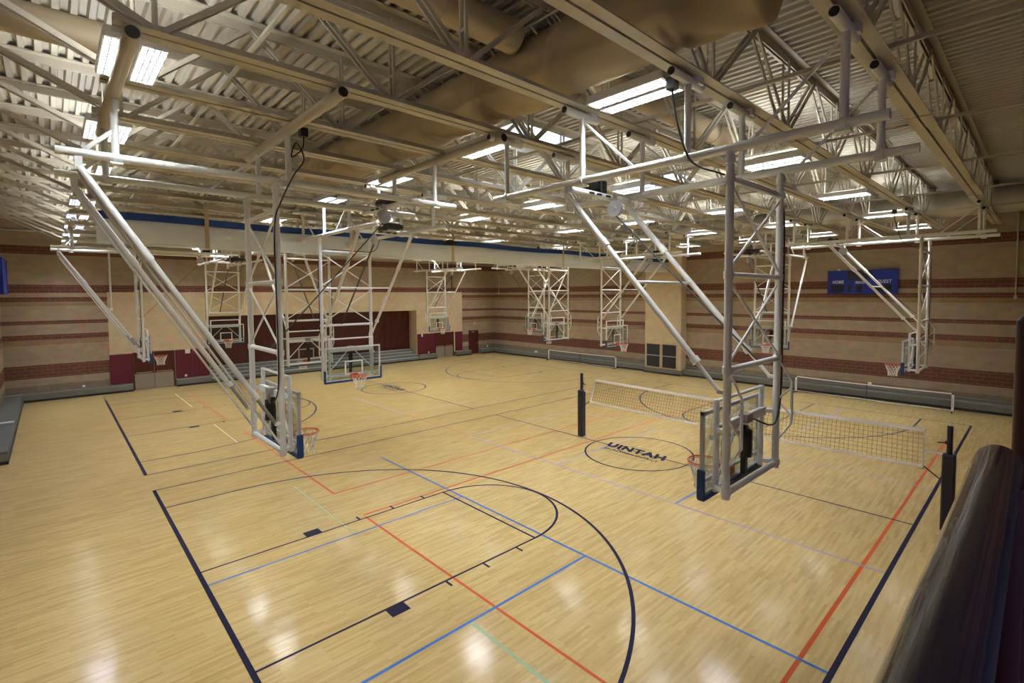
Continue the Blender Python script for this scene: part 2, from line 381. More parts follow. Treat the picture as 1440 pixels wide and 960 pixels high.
# upper step behind the right-hand ledge
b = MB(); b.box(XR-.16, XR, YB, 7.12, .42, .56); b.box(XR-.16, XR, 9.95, LY, .42, .56); struct(b.build('trim_9', M['concrete']))
def base_strip(name, segs):
    b = MB()
    for s in segs: b.box(*s)
    struct(b.build(name, M['base']))
base_strip('baseboard_back', [(XL+.62,1.42,LY-.03,LY,0,.11),(3.50,OX0,LY-.03,LY,0,.11),(OX0,OX1,LY-.03,LY,0,.1),(OX1,22.12,LY-.03,LY,0,.11),(24.17,25.82,LY-.03,LY,0,.11),(26.95,LXR,LY-.03,LY,0,.11)])
base_strip('baseboard_right', [(LXR-.03,LXR,YB,7.12,0,.12),(LXR-.03,LXR,9.95,LY,0,.12)])
base_strip('baseboard_left', [(-3.08,-3.05,13.9,LY,0,.11),(XL,-3.05,13.87,13.9,0,.11)])

# boxed column on the right wall with two pairs of dark louvres
cx = 28.2
b = MB(); b.box(cx, XR, 7.15, 9.92, .36, 9.6); b.box(cx-.06, XR, 7.10, 9.97, 0, .36, 1); b.box(cx-.08, cx-.05, 7.08, 9.99, 0, .1, 2)
struct(b.build('column_right', [M['cream_y'], M['concrete'], M['base']]))
for i, (y0, lab) in enumerate(((8.72, 'dark louvre vent on the cream column, nearer the far corner'), (7.47, 'dark louvre vent on the cream column, nearer the scoreboard'))):
    v = thing('wall_vent', lab, 'vent', (cx, y0+.52, 1.24), 0, 'louvre vents on the cream column')
    b = MB(); b.box(-.03, 0, -.52, .52, -.78, .78); 
    for k in range(30):
        z = -.74+k*.05
        b.bar((-.035,-.5,z),(-.035,.5,z),.012,.022)
    b.build('louver_panel', M['vent'], v)
    b = MB(); b.box(-.05, -.02, -.54, .54, -.03, .03)
    for yy in (-.54, .52): b.box(-.045, -.0, yy, yy+.02, -.8, .8)
    b.build('frame', M['alu'], v)

# folding maroon partition + bleachers in the alcove
b = MB()
n = 26
for k in range(n):
    x0 = OX0+.05+(OX1-OX0-.1)*k/n; x1 = OX0+.05+(OX1-OX0-.1)*(k+1)/n
    b.box(x0+.008, x1-.008, YA-.08, YA-.02, .1, OZ-.03)
b.box(OX0+.02, OX1-.02, YA-.05, YA-.015, .05, OZ-.01)
tag(b.build('folding_partition', M['oxblood']), 'dark red panelled partition closing the back of the wide alcove above the bleachers', 'partition')
bl = thing('bleacher', 'long grey pull-out bleacher, four closed rows in the alcove of the far wall', 'bleacher', (12.87, 27.6, 0))
for k, (y0, z1) in enumerate(((LY, .28), (27.32, .48), (27.72, .68), (28.12, .88))):
    b = MB(); b.box(OX0+.03-12.87, OX1-.03-12.87, y0-27.6+.02, 28.5-27.6, z1-.19, z1-.045, 0)
    if k == 0: b.box(OX0+.03-12.87, OX1-.03-12.87, y0-27.6+.05, 28.5-27.6, .0, z1-.045, 0)
    for j in range(9):
        xx = OX0+.05-12.87+j*(OX1-OX0-.1)/8; b.box(xx-.012, xx+.012, y0-27.6+.012, y0-27.6+.03, z1-.19, z1-.045, 1)
    b.build('riser', [M['bleach'], M['base']], bl)
    b = MB(); b.box(OX0+.02-12.87, OX1-.02-12.87, y0-27.6, y0-27.6+.42, z1-.045, z1); b.build('seat_board', M['bleach_top'], bl)

# maroon wall pads
def pad(x0, x1, z0, z1, lab, n=1, group='maroon pads on the far wall'):
    xc = (x0+x1)/2; b = MB()
    b.bevbox(x0-xc, x1-xc, -.06, 0, 0, z1-z0, .012)
    return tag(b.build('wall_pad', M['maroon'], None, (xc, YF, z0)), lab, 'wall pad', group)
pad(.44, 1.44, .44, 2.16, 'narrow maroon wall pad beside the double door, under the tan wall, nearest the striped corner')
pad(3.53, 4.42, .44, 2.20, 'maroon wall pad between the near-corner double door and a white wall box')
pad(4.43, 5.30, .44, 2.20, 'maroon wall pad directly beside the bleacher alcove, below the far backboard')
pad(20.44, 21.3, .44, 2.17, 'maroon wall pad at the far end of the bleacher alcove, white box at its top')
pad(21.31, 22.16, .44, 2.17, 'maroon wall pad touching the double door past the bleacher alcove')
pad(24.33, 25.12, .44, 2.17, 'maroon wall pad between the far double door and striped block wall')

# doors
def double_door(name, x0, x1, lab):
    xc = (x0+x1)/2; d = thing(name, lab, 'door', (xc, YF, 0)); d['kind'] = 'structure'
    w = (x1-x0)/2
    b = MB(); b.box(-w, -w+.06, -.10, 0, 0, 2.2); b.box(w-.06, w, -.10, 0, 0, 2.2); b.box(-w, w, -.10, 0, 2.14, 2.2); b.build('frame', M['oxframe'], d)
    for s in (-1, 1):
        a, c = (-w+.065, -.012) if s < 0 else (.012, w-.065)
        b = MB(); b.box(a, c, -.06, -.015, .02, 2.135); lf = b.build('door_leaf', M['oxblood'], d)
        b = MB(); b.box(a+.01, c-.01, -.066, -.06, .03, .93); b.build('kick_plate', M['kick'], lf)
        b = MB(); b.bar((a+.08,-.11,1.0),(c-.08,-.11,1.0),.04,.05)
        for q in (a+.1, c-.1): b.box(q-.02,q+.02,-.11,-.06,.98,1.02)
        b.build('push_bar', M['kick'], lf)
    return d
double_door('door_1', 1.46, 3.48, 'dark red double door with steel kick plates near the left corner, below a basketball hoop')
double_door('door_2', 22.16, 24.13, 'dark red double door with steel kick plates between bleacher alcove and striped wall')
d = thing('door_3', 'single narrow dark red door in the striped block wall near the far corner', 'door', (26.39, YF, 0)); d['kind'] = 'structure'
b = MB(); b.box(-.53,-.47,-.09,0,0,2.2); b.box(.47,.53,-.09,0,0,2.2); b.box(-.53,.53,-.09,0,2.14,2.2); b.build('frame', M['oxframe'], d)
b = MB(); b.box(-.465,.465,-.05,-.01,.02,2.135); lf = b.build('door_leaf', M['oxblood'], d)
b = MB(); b.box(.33,.42,-.11,-.05,.98,1.04); b.build('handle', M['kick'], lf)
b = MB(); b.box(-.3,.1,-.10,-.05,2.02,2.09); b.build('door_closer', M['kick'], lf)

# small wall fittings
def wbox(x, y, z, sx, sy, sz, name, lab, cat, mat='plate', group=None):
    b = MB(); b.bevbox(-sx/2, sx/2, -sy/2, sy/2, -sz/2, sz/2, min(sx,sy,sz)*.15)
    return tag(b.build(name, M[mat], None, (x,y,z)), lab, cat, group)
wbox(-.7, YF-.03, .53, .12, .06, .12, 'outlet_box', 'small white outlet box low on striped wall near the left corner', 'outlet')
wbox(4.02, YF-.085, .58, .12, .05, .13, 'outlet_box', 'small white outlet box at the foot of the maroon pads beside the bleachers', 'outlet')
wbox(4.15, YF-.09, 2.08, .26, .06, .26, 'wall_speaker', 'square white wall box above the maroon pads next to the bleacher alcove', 'wall box')
wbox(20.86, YF-.09, 2.07, .14, .06, .26, 'wall_speaker', 'slim white box on the top edge of the maroon pad past the bleachers', 'wall box')
wbox(21.5, YF-.085, .56, .12, .05, .13, 'outlet_box', 'small white outlet at the foot of the maroon pad beside the far double door', 'outlet')
wbox(28.03, YF-.03, .60, .14, .06, .2, 'outlet_box', 'white outlet plate on the far wall between red door and room corner', 'outlet')
wbox(26.48, YF-.04, 2.82, .40, .07, .22, 'exit_sign', 'tan rectangular sign box above the single red door', 'sign', 'duct')
wbox(28.70, 21.4, .48, .16, .26, .12, 'towel', 'white crumpled towel lying on the ledge of the striped scoreboard wall', 'towel')
wbox(-3.35, 19.2, .445, .5, .22, .05, 'towel', 'folded white towel lying on the concrete ledge at the left edge', 'towel')
def conduit(pts, lab, r=.03, mat='steel'):
    b = MB(); o = Vector(pts[0]); b.path([Vector(p)-o for p in pts], r, 8)
    e = Vector(pts[-1])-o; b.box(e.x-.07, e.x+.07, e.y-.05, e.y+.05, e.z-.12, e.z+.04)
    return tag(b.build('wall_conduit', M[mat], None, o), lab, 'conduit')
conduit([(.62,YF-.05,9.5),(.62,YF-.05,8.0),(.62,YF-.05,4.82)], 'pale vertical conduit ending on the tan wall panel near the left corner', .045, 'pipe_w')
conduit([(XR-.05,-8.72,9.5),(XR-.05,-8.72,8),(XR-.05,-8.72,5.3)], 'thin tan conduit running down the striped wall beyond the scoreboard', .03)
conduit([(XR-.05,26.55,7.4),(XR-.05,26.55,6.5),(XR-.05,26.55,5.7)], 'thin conduit on the striped wall beside the far corner', .02)
conduit([(24.0,YF-.06,7.3),(24.0,YF-.06,6.5),(24.0,YF-.06,5.8)], 'dark vertical pipe hanging on the far wall behind the far backboard', .05, 'darkgrey')
b = MB(); b.path([(0,-.1,0),(0,-3.0,.0),(0,-6,.5)], .035, 8); b.path([(0,-.06,0),(2.0,-.06,-.02),(5.5,-.06,-.05)], .035, 8)
tag(b.build('wall_conduit', M['pipe'], None, (XL+.06, YF, 8.95)), 'pale horizontal conduit high across the left corner below the roof', 'conduit')

# scoreboards
def scoreboard(loc, rz, L, H, lab, letters=True):
    s = thing('scoreboard', lab, 'scoreboard', loc, rz)
    b = MB(); b.box(-L/2, L/2, -.16, 0, -H/2, H/2); cab = b.build('cabinet', M['sb_blue'], s)
    b = MB()
    for x0, x1, z0, z1 in ((-L/2,L/2,H/2-.05,H/2),(-L/2,L/2,-H/2,-H/2+.05),(-L/2,-L/2+.06,-H/2,H/2),(L/2-.06,L/2,-H/2,H/2)): b.box(x0,x1,-.185,-.16,z0,z1)
    b.build('frame', M['sb_blue'], s)
    if not letters: return s
    for nm, (a, c, z0, z1) in dict(clock=(.30,.66,.60,.96), home=(.055,.25,.09,.38), poss=(.31,.365,.09,.38), period=(.43,.515,.09,.38), guest=(.71,.92,.09,.38)).items():
        b = MB(); b.box(-L/2+a*L, -L/2+c*L, -.168, -.159, -H/2+z0*H, -H/2+z1*H); b.build('digit_panel', M['sb_dark'], s)
    for txt, a, wd, z0, hh in (('HOME',.075,.165,.44,.14),('GUEST',.715,.20,.44,.14),('PERIOD',.41,.14,.43,.10)):
        b = MB(); text_geo(b, txt, (-L/2+a*L, -.163, -H/2+z0*H), (1,0,0), (0,0,1), wd*L, hh*H, 0, shear=.12 if txt != 'PERIOD' else .2, bold=.02); b.build('lettering', M['white'], s)
    b = MB(); b.box(-.06,.06,-.12,-.04,H/2,H/2+.09); b.build('horn', M['plate'], s, (-L/2+.5,0,0))
    return s
scoreboard((XR, -2.90, 6.06), -PI/2, 3.14, 1.25, 'blue scoreboard reading HOME and GUEST high on the striped block wall')
scoreboard((XL+.32, 21.0, 6.35), PI/2, 3.0, 1.5, 'edge of a blue scoreboard on the wall at the left margin', False)

# ------------------------------------------------------------------ roof: fluted deck, open web trusses
SKY = [(6.3, 8.3, -1.0, .66), (13.5, 15.1, -1.0, .66)]
def deck():
    b = MB(); p = .2; n = int((XR-XL+.2)/p)
    for k in range(n):
        x = XL+k*p; prof = [(x, ZT), (x+.075, ZT), (x+.1, ZT+.075), (x+.175, ZT+.075), (x+.2, ZT)]
        spans = [(YB, 28.7)]
        for (a, c, y0, y1) in SKY:
            if x+.01 >= a-.001 and x+p-.01 <= c+.05: spans = [(YB, y0), (y1, 28.7)]
        for (y0, y1) in spans:
            for i in range(4):
                (xa, za), (xb, zb) = prof[i], prof[i+1]
                b.quad([(xa,y0,za),(xa,y1,za),(xb,y1,zb),(xb,y0,zb)], 0)
    b.quad([(XL-.3,YB,ZT+.5),(XR+.3,YB,ZT+.5),(XR+.3,28.8,ZT+.5),(XL-.3,28.8,ZT+.5)], 0)
    return struct(b.build('ceiling', M['deck']))
deck()
for i, (a, c, y0, y1) in enumerate(SKY):
    b = MB(); zs = ZT+.3
    b.quad([(a,y0,zs),(c,y0,zs),(c,y1,zs),(a,y1,zs)], 0)
    wn = struct(b.build('window_%d' % (i+1), M['sky']))
    b = MB()
    for q in ((a-.05,c+.05,y0-.05,y0,),(a-.05,c+.05,y1,y1+.05),(a-.05,a,y0,y1),(c,c+.05,y0,y1)): b.box(*q, ZT-.03, ZT+.32)
    for t in (1/3, 2/3): b.box(a+(c-a)*t-.02, a+(c-a)*t+.02, y0, y1, ZT+.2, ZT+.29)
    b.build('frame', M['pipe'], wn)

JY = [-8.15+1.77*k for k in range(21)]
ZB = 8.30
tn = ['', 'first', 'second', 'third', 'fourth', 'fifth', 'sixth', 'seventh', 'eighth', 'ninth', 'tenth', 'eleventh', 'twelfth', 'thirteenth', 'fourteenth', 'fifteenth', 'sixteenth', 'seventeenth', 'eighteenth', 'nineteenth', 'twentieth', 'twenty-first']
def truss0():
    t = thing('roof_truss', '', 'roof truss', (0, JY[0], ZB), 0, 'open web roof trusses')
    gw = .145
    b = MB()
    for s in (-1, 1):
        y0, y1 = (-gw-.018, -.018) if s < 0 else (.018, gw+.018)
        b.box(-1.3, 26.55, y0, y1, 0, .016); ya = y0 if False else (-.034 if s < 0 else .018); b.box(-1.3, 26.55, ya, ya+.016, .016, .12)
    for x in (8.6, 17.9):
        for s in (-1, 1): b.box(x-.35, x+.35, -gw-.03 if s < 0 else .014, -.014 if s < 0 else gw+.03, -.012, 0)
    b.build('bottom_chord', M['steel'], t)
    b = MB(); z1 = ZT-ZB
    for s in (-1, 1):
        y0, y1 = (-gw-.018, -.018) if s < 0 else (.018, gw+.018)
        b.box(XL+.1, XR-.1, y0, y1, z1-.016, z1-.001); ya = -.034 if s < 0 else .018; b.box(XL+.1, XR-.1, ya, ya+.016, z1-.14, z1-.016)
    b.build('top_chord', M['steel'], t)
    def web(a, c, w=.05, gap=.05):
        b = MB()
        for s in (-1, 1): b.bar((a[0], s*gap, a[1]), (c[0], s*gap, c[1]), .03, w)
        b.bar((a[0]*.7+c[0]*.3, -gap, a[1]*.7+c[1]*.3), (a[0]*.7+c[0]*.3, gap, a[1]*.7+c[1]*.3), .03, .04)
        b.build('web_member', M['steel'], t)
    zb, zt = .06, ZT-ZB-.08; P = 2.83
    web((XL+.25, zt), (-.98, zb), .075, .06)
    for k in range(10):
        x = -.94+P*k
        web((x, zb), (x, zt), .04)
        web((x+.07, zb), (x+P/2, zt), .06)
        if x+P < 26.6: web((x+P/2+.03, zt), (x+P-.07, zb), .06)
    web((25.95, zt), (26.45, zb), .06); web((26.5, zb), (XR-.3, zt), .075, .06)
    return t
T0 = truss0(); trusses = [T0]
for k in range(1, 21):
    c = copy_tree(T0); c.location = (0, JY[k], ZB); trusses.append(c)
for k, t in enumerate(trusses):
    if k == 0: lab = 'cream open web roof truss nearest the balcony rail, wide bottom chord'
    elif k <= 9: lab = 'cream open web roof truss, %s from the balcony, before the divider curtain' % tn[k+1]
    elif k == 20: lab = 'cream open web roof truss closest to the far end wall'
    else: lab = 'cream open web roof truss, %s beyond the divider curtain towards the far wall' % tn[k-9]
    t['label'] = lab
# bridging rods between the trusses
for i, (x, z, lab) in enumerate(((.5, 9.25, 'thin bridging rod under the roof deck just before the fabric duct'), (5.6, 8.48, 'thin bridging rod low across the trusses just past the fabric duct'), (9.3, 8.48, 'thin bridging rod crossing the trusses in line with the third row of lights'), (13.2, 8.48, 'thin bridging rod crossing the trusses at the middle of the hall'), (17.4, 8.48, 'thin bridging rod crossing the trusses between the fourth and fifth light rows'), (21.6, 8.48, 'thin bridging rod crossing the trusses before the pale round duct'))):
    b = MB(); b.bar((0, -12.9+9, 0), (0, 27.2+9, 0), .05, .05)
    tag(b.build('bridging_rod', M['steel'], None, (x, -9, z)), lab, 'bridging rod', 'bridging rods between the trusses')

# ------------------------------------------------------------------ ducts
def fabric_duct():
    t = thing('fabric_duct', 'long deflated tan fabric duct sagging under the roof deck', 'duct', (3.90, 0, 9.05))
    b = MB(); y0, y1, ny, ns = -7.6, 5.3, 220, 40; k0 = 0
    for j in range(ny+1):
        y = y0+(y1-y0)*j/ny
        near = min(abs(y-q) for q in JY); bay = min(1, near/.885)      # 0 on a truss, 1 mid bay
        sag = .10*math.sin(bay*PI/2)
        end = min(1, (y-y0)/.25+.35, (y1-y)/.25+.35)
        for i in range(ns):
            a = 2*PI*i/ns; cx_, sz_ = math.sin(a), math.cos(a)
            rx, rz = .52, .50
            if sz_ < 0:
                rz = .44+sag; rx = .52-.05*sag
                fold = .035*math.sin(y*5.2+cx_*5+math.sin(y*1.7)*2)*(-sz_)
            else: fold = .012*math.sin(y*9)
            fold -= .075*math.exp(-((sz_+.28)/.13)**2)*(.35+.65*bay)
            fold += .03*math.sin(y*23+7*sz_)*math.exp(-(near/.16)**2)*(1 if sz_ < .2 else 0)
            b.v.append((cx_*(rx+fold)*end, y, sz_*(rz+fold)*end))
    for j in range(ny):
        for i in range(ns):
            i2 = (i+1) % ns; b.face([j*ns+i, j*ns+i2, (j+1)*ns+i2, (j+1)*ns+i], 0, True)
    b.face(list(range(ns))[::-1]); b.face([ny*ns+i for i in range(ns)])
    b.build('fabric_tube', M['fabric'], t)
    b = MB(); b.path([(-.60,-8.6,.34),(-.60,0,.34),(-.60,7,.34)], .018, 6); 
    for q in range(26): b.bar((-.60,-7.2+q*.48,.34),(-.46,-7.2+q*.48,.27),.02,.02)
    b.build('suspension_rail', M['steel'], t)
fabric_duct()
def round_duct(a, c, r, lab, mat='duct', rings=0, rod=None):
    a, c = Vector(a), Vector(c); o = (a+c)/2
    t = thing('round_duct', lab, 'duct', o); b = MB(); b.tube(a-o, c-o, r, 24); b.build('duct_pipe', M[mat], t)
    d = (c-a); L = d.length; n = max(2, int(L/1.5)); b = MB()
    for i in range(n+1):
        b = MB(); p = a+d*(i/n)*.98+d*.01-o; q = p+d.normalized()*.035; b.tube(p, q, r+.012, 24)
        b.build('joint_ring', M[mat], t)
    for i in range(1, n):
        b = MB(); p = a+d*(i/n)-o; b.bar(p+Vector((0,0,r)), Vector((p.x, p.y, ZT-o.z)), .02, .02)
        b.build('hanger_rod', M['steel'], t)
round_duct((.6,-4.0,9.33), (3.25,-4.0,9.33), .24, 'tan round branch duct feeding the fabric duct from the camera side')
round_duct((4.66,-4.0,9.33), (11.3,-4.0,9.33), .24, 'tan round branch duct leaving the fabric duct towards the scoreboard wall')
round_duct((XL+.05,-.30,9.1), (-.98,-.30,9.1), .22, 'short tan round duct from the left wall, ending behind the brightest light')
round_duct((23.6,-9.5,8.92), (23.6,26.5,8.92), .5, 'large pale round duct high along the scoreboard wall', 'galv')

# ------------------------------------------------------------------ ceiling lights
def light0(lamp='lamp', top=True):
    t = thing('ceiling_light', '', 'ceiling light', (0,0,8.27), 0, 'twin louvred ceiling lights')
    b = MB()
    for s in (-1, 1):
        x0, x1 = (-.29, -.035) if s < 0 else (.035, .29)
        b.box(x0, x1, -.64, .64, .10, .115); b.box(x0, x0+.012, -.64, .64, 0, .10); b.box(x1-.012, x1, -.64, .64, 0, .10)
        b.box(x0, x1, -.64, -.628, 0, .10); b.box(x0, x1, .628, .64, 0, .10)
    b.box(-.05, .05, -.5, .5, .115, .16); b.build('housing', M['louver'], t)
    for s in (-1, 1):
        c = s*.1625
        b = MB(); b.box(c-.11, c+.11, -.61, .61, .06, .066); b.build('lamp_panel', M[lamp], t)
        b = MB()
        for k in range(15): b.box(c-.118, c+.118, -.616+k*.0871, -.606+k*.0871, .0, .04)
        for q in (-.055, 0, .055): b.box(c+q-.004, c+q+.004, -.62, .62, .0, .04)
        b.build('louver', M['louvre_grey'], t)
    for s in ((-1, 1) if top else (1,)):
        b = MB(); b.box(s*.16-(.08 if top else -.04), s*.16+.08, -.55, .55, .1151, .118); b.build('top_lamp', M['uplight'], t)
    for y in (-.5, .5):
        b = MB(); b.tube((0, y, .16), (0, y, ZT-8.27), .008, 6); b.build('hanger_rod', M['steel'], t)
    return t
LX = [-1.07+5.28*k for k in range(6)]
LYS = [-5.5, -1.96, 1.58, 5.12, 10.43, 13.97, 17.5, 21.05, 24.6]
xn = ['in the light row along the left wall', 'in the light row beside the fabric duct', 'in the third light row from left wall', 'in the fourth light row past mid hall', 'in the fifth light row before the pale duct', 'in the light row along the scoreboard wall']
yn = ['nearest the balcony', 'second from the balcony', 'third from the balcony', 'last before the curtain', 'first beyond the curtain', 'second beyond the curtain', 'third beyond the curtain', 'fourth beyond the curtain', 'nearest the far wall']
LP = {}; COOL = {(2,1), (3,0), (1,3), (0,4), (0,5), (0,6), (3,1), (4,2)}
for i, x in enumerate(LX):
    for j, y in enumerate(LYS):
        key = ('lamp_cool' if (i, j) in COOL else 'lamp', i != 1)
        if key not in LP: o = LP[key] = light0(*key)
        else: o = copy_tree(LP[key])
        o.location = (x, y, 8.27); o['label'] = 'louvred light, %s, %s' % (yn[j], xn[i])

def smooth(P, n=6):
    P = [Vector(p) for p in P]; out = []
    for i in range(len(P)-1):
        a, b, c, d = P[max(0,i-1)], P[i], P[i+1], P[min(len(P)-1,i+2)]
        for k in range(n):
            t = k/n; out.append(.5*((2*b)+(c-a)*t+(2*a-5*b+4*c-d)*t*t+(3*b-a-3*c+d)*t*t*t))
    return out+[P[-1]]
# ------------------------------------------------------------------ basketball backstops
B0 = 2.77
def backstop0(front, B0=2.77, ZP=7.33, near=False):
    """local frame: board face at x = 0 facing +x, z absolute. front: braced towards +x, else towards -x"""
    t = thing('basketball_backstop', '', 'basketball hoop')
    mx = (-.30 if near else -.42) if front else -.26; H = .82; top = B0+(1.10 if near else 1.08)
    P = lambda mb, nm, mat, par=t: mb.build(nm, M[mat], par)
    b = MB(); b.box(-.012, 0, -.88, .88, B0+.03, top-.03); P(b, 'glass_panel', 'glass')
    b = MB()
    for s in (-1, 1): b.box(-.045, .004, s*.895-.022, s*.895+.022, B0, top)
    b.box(-.045, .004, -.917, .917, top-.045, top); b.box(-.045, .004, -.917, .917, B0, B0+.045)
    b.box(-.06, -.015, -.88, .88, B0+.2, B0+.235)
    P(b, 'board_frame', 'alu_light' if front and not near else 'alu')
    b = MB(); sq = (.305, B0+.17, B0+.63)
    for y0, y1, z0, z1 in ((-sq[0],sq[0],sq[1],sq[1]+.05),(-sq[0],sq[0],sq[2]-.05,sq[2]),(-sq[0],-sq[0]+.05,sq[1],sq[2]),(sq[0]-.05,sq[0],sq[1],sq[2])): b.box(.0005,.003,y0,y1,z0,z1)
    P(b, 'target_square', 'white')
    b = MB(); b.bevbox(-.075, .03, -.94, .94, B0-.045, B0+.02, .012)
    for s in (-1, 1): b.bevbox(-.075, .03, s*.925-.025, s*.925+.025, B0-.03, B0+.36, .012)
    P(b, 'padding', 'pad_blue')
    b = MB(); zr = B0+.16; b.torus((.40,0,zr), .232, .011, 28, 8); b.torus((.40,0,zr-.028), .225, .006, 28, 6)
    b.box(-.005, .035, -.12, .12, zr-.13, zr+.05); b.bar((.02,-.08,zr-.01),(.19,-.11,zr),.02,.02); b.bar((.02,.08,zr-.01),(.19,.11,zr),.02,.02); b.box(.03,.17,-.09,.09,zr-.03,zr-.012)
    rim = P(b, 'rim', 'rim')
    b = MB(); n = 12; rows = [(0,.228),(-.10,.19),(-.20,.155),(-.29,.135),(-.38,.14)]
    for k in range(4):
        (za, ra), (zb, rb) = rows[k], rows[k+1]
        for i in range(n):
            a0 = 2*PI*(i+.5*(k % 2))/n
            for dlt in (-.5, .5):
                a1 = a0+2*PI*dlt/n
                b.tube((.40+ra*math.cos(a0), ra*math.sin(a0), zr-.02+za), (.40+rb*math.cos(a1), rb*math.sin(a1), zr-.02+zb), .0075, 4, caps=False)
    b.build('net', M['net'], rim)
    for s in (-1, 1):
        b = MB(); b.tube((mx, s*H, B0+.03), (mx, s*H, ZP), .05, 12)
        for z in (4.53, 5.71, 6.88, B0+.12, ZP-.12): b.tube((mx, s*H, z-.045), (mx, s*H, z+.045), .062, 12)
        P(b, 'mast', 'pipe')
        b = MB(); b.tube((mx*.4, s*.72, B0+.05), (mx*.4, s*.72, 4.12), .037, 10)
        b.bar((mx*.4, s*.72, 3.74), (mx, s*H, 3.74), .05, .05); b.bar((mx*.4, s*.72, B0+.12), (mx, s*H, B0+.12), .06, .06); b.bar((mx*.4,s*.72,3.62),(-.04,s*.72,3.62),.05,.06); b.bar((mx*.4,s*.72,B0+.13),(-.04,s*.72,B0+.13),.05,.06)
        P(b, 'board_mount', 'pipe_w')
    for z, r in ((B0+.10, .042), (4.53, .04), (5.71, .036), (6.88, .036)):
        b = MB(); b.tube((mx, -H, z), (mx, H, z), r, 10); P(b, 'crossbar', 'pipe_w')
    b = MB(); b.tube((mx*.4, -.72, 4.10), (mx*.4, .72, 4.10), .026, 8); P(b, 'crossbar', 'pipe_w')
    b = MB(); b.box(mx*.5-.03, mx*.5+.03, -.76, .76, 3.68, 3.80); P(b, 'adjuster_rail', 'pipe_w')
    for z0, z1 in ((4.60, 5.64), (5.78, 6.82)):
        for s in (-1, 1):
            b = MB(); b.tube((mx, -s*H, z0), (mx, s*H, z1), .018 if z0 < 5 else .020, 8); P(b, 'brace_rod', 'pipe')
    # height adjuster
    b = MB(); b.box(mx*.6-.035, mx*.6+.035, -.035, .035, B0+.12, 3.66); b.bevbox(mx*.6-.11, mx*.6-.03, -.02, .10, 3.26, 3.62, .01); b.tube((mx*.6-.07,.05,3.62),(mx*.6-.07,.05,3.25),.05,10); P(b, 'height_adjuster', 'dark')
    b = MB(); b.bevbox(mx*.6-.09, mx*.6+.04, -.07, .11, 3.72, 3.84, .01); P(b, 'control_box', 'grey')
    for s in (-1, 1):
        b = MB(); b.tube((mx*.45, s*.12, 3.70), (mx*.45, s*.70, 3.10), .018, 8); P(b, 'brace_rod', 'pipe_w')
    # struts, ceiling pipes, hangers
    bt = mx+2.65 if front else mx-2.38; bz = 4.25 if front else 3.36; tx = (bt > mx) and 1 or -1
    for s in (-1, 1):
        b = MB(); e = .09 if front else .1
        a = Vector((bt, s*H, ZP-.16)); c = Vector((mx+tx*.1, s*H, bz)); d = c-a
        b.tube(a, a+d*.30, .05, 10); b.tube(a+d*.28, a+d*.87, .043, 10); b.tube(a+d*.86, c, .028, 8, 0 if front else 1)
        b.tube(a+d*.27, a+d*.31, .06, 10); b.tube(a+d*.86, a+d*.88, .06, 10); b.bar((mx+tx*.12, s*H, bz), (mx, s*H, bz), .07, .05); b.box(bt-.04, bt+.04, s*H-.035, s*H+.035, ZP-.2, ZP)
        b.build('strut', [M['pipe'], M['grey']], t)
        if not front:
            b = MB(); b.tube((bt+.02, s*(H-.05), ZP-.30), (mx-.03, s*(H-.05), bz-.36), .018, 8); P(b, 'tie_rod', 'pipe')
        b = MB()
        x0, x1 = ((mx-1.6, mx+4.45) if near else (mx-1.8, mx+4.55)) if front else (mx-2.6, mx+3.55)
        b.tube((x0, s*H, ZP+.02), (x1, s*H, ZP+.02), .057, 12); P(b, 'ceiling_pipe', 'pipe')
        hx = ((mx-1.2, mx+.57, mx+2.34, mx+4.11) if near else (mx-1.4, mx+.37, mx+2.14, mx+3.91)) if front else (mx-2.0, mx+.21, mx+3.05)
        for hi, h in enumerate(hx):
            b = MB()
            b.tube((h, s*H, ZP+.02), (h, s*H, 8.2), .045, 10); b.box(h-.07, h+.07, s*H-.07, s*H+.07, ZP-.07, ZP-.045); b.tube((h-.03, s*H, ZP+.02), (h+.03, s*H, ZP+.02), .075, 12)
            if front: b.tube((h, s*H-.35, 8.22), (h, s*H+.42, 8.22), .06, 12); b.tube((h, s*H-.352, 8.22), (h, s*H-.34, 8.22), .05, 12, 1); b.tube((h, s*H+.41, 8.22), (h, s*H+.422, 8.22), .05, 12, 1); b.box(h-.09, h+.09, s*H-.25, s*H-.13, 8.2, 8.34)  # dark end discs stand in for shade inside the open pipe
            if front and hi in (0, 2): b.bar((h, s*H, 8.15), (h+(.95 if hi == 0 else -.95), s*H, ZP+.05), .03, .03)
            if not front and hi == 0: b.bar((h, s*H, 7.72), (h-.33, s*H, ZP+.06), .05, .05)
            if not front and hi == 1: b.bar((h, s*H, 8.1), (h-.8, s*H, ZP+.05), .035, .035)
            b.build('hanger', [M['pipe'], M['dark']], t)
    if not front:
        for h in hx:
            b = MB(); b.tube((h, -3.0, 8.2), (h, 1.45, 8.2), .078, 14); b.tube((h, -3.003, 8.2), (h, -2.99, 8.2), .066, 14, 1); b.tube((h, 1.44, 8.2), (h, 1.453, 8.2), .066, 14, 1)  # pipe ends coloured dark to imitate their shaded hollows
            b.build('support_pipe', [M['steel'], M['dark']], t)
    else:
        b = MB(); tz = ZP-.16+(bz-ZP+.16)*.5; txx = bt+(mx+.1-bt)*.5
        b.tube((txx, -H, tz), (txx, H, tz), .022, 8); P(b, 'strut_tie', 'pipe_w')
        for s in (-1, 1):
            b = MB(); q = mx-.20; yo = s*(H+.03)
            b.tube((q, yo, 3.58), (q, yo, 4.20), .02, 8)
            for z0, z1 in ((4.20, 4.55), (4.12, 3.90), (3.70, 3.92), (3.58, 3.28)): b.tube((q, yo, z0), (mx, s*H, z1), .014, 6)
            P(b, 'outrigger', 'pipe_w')
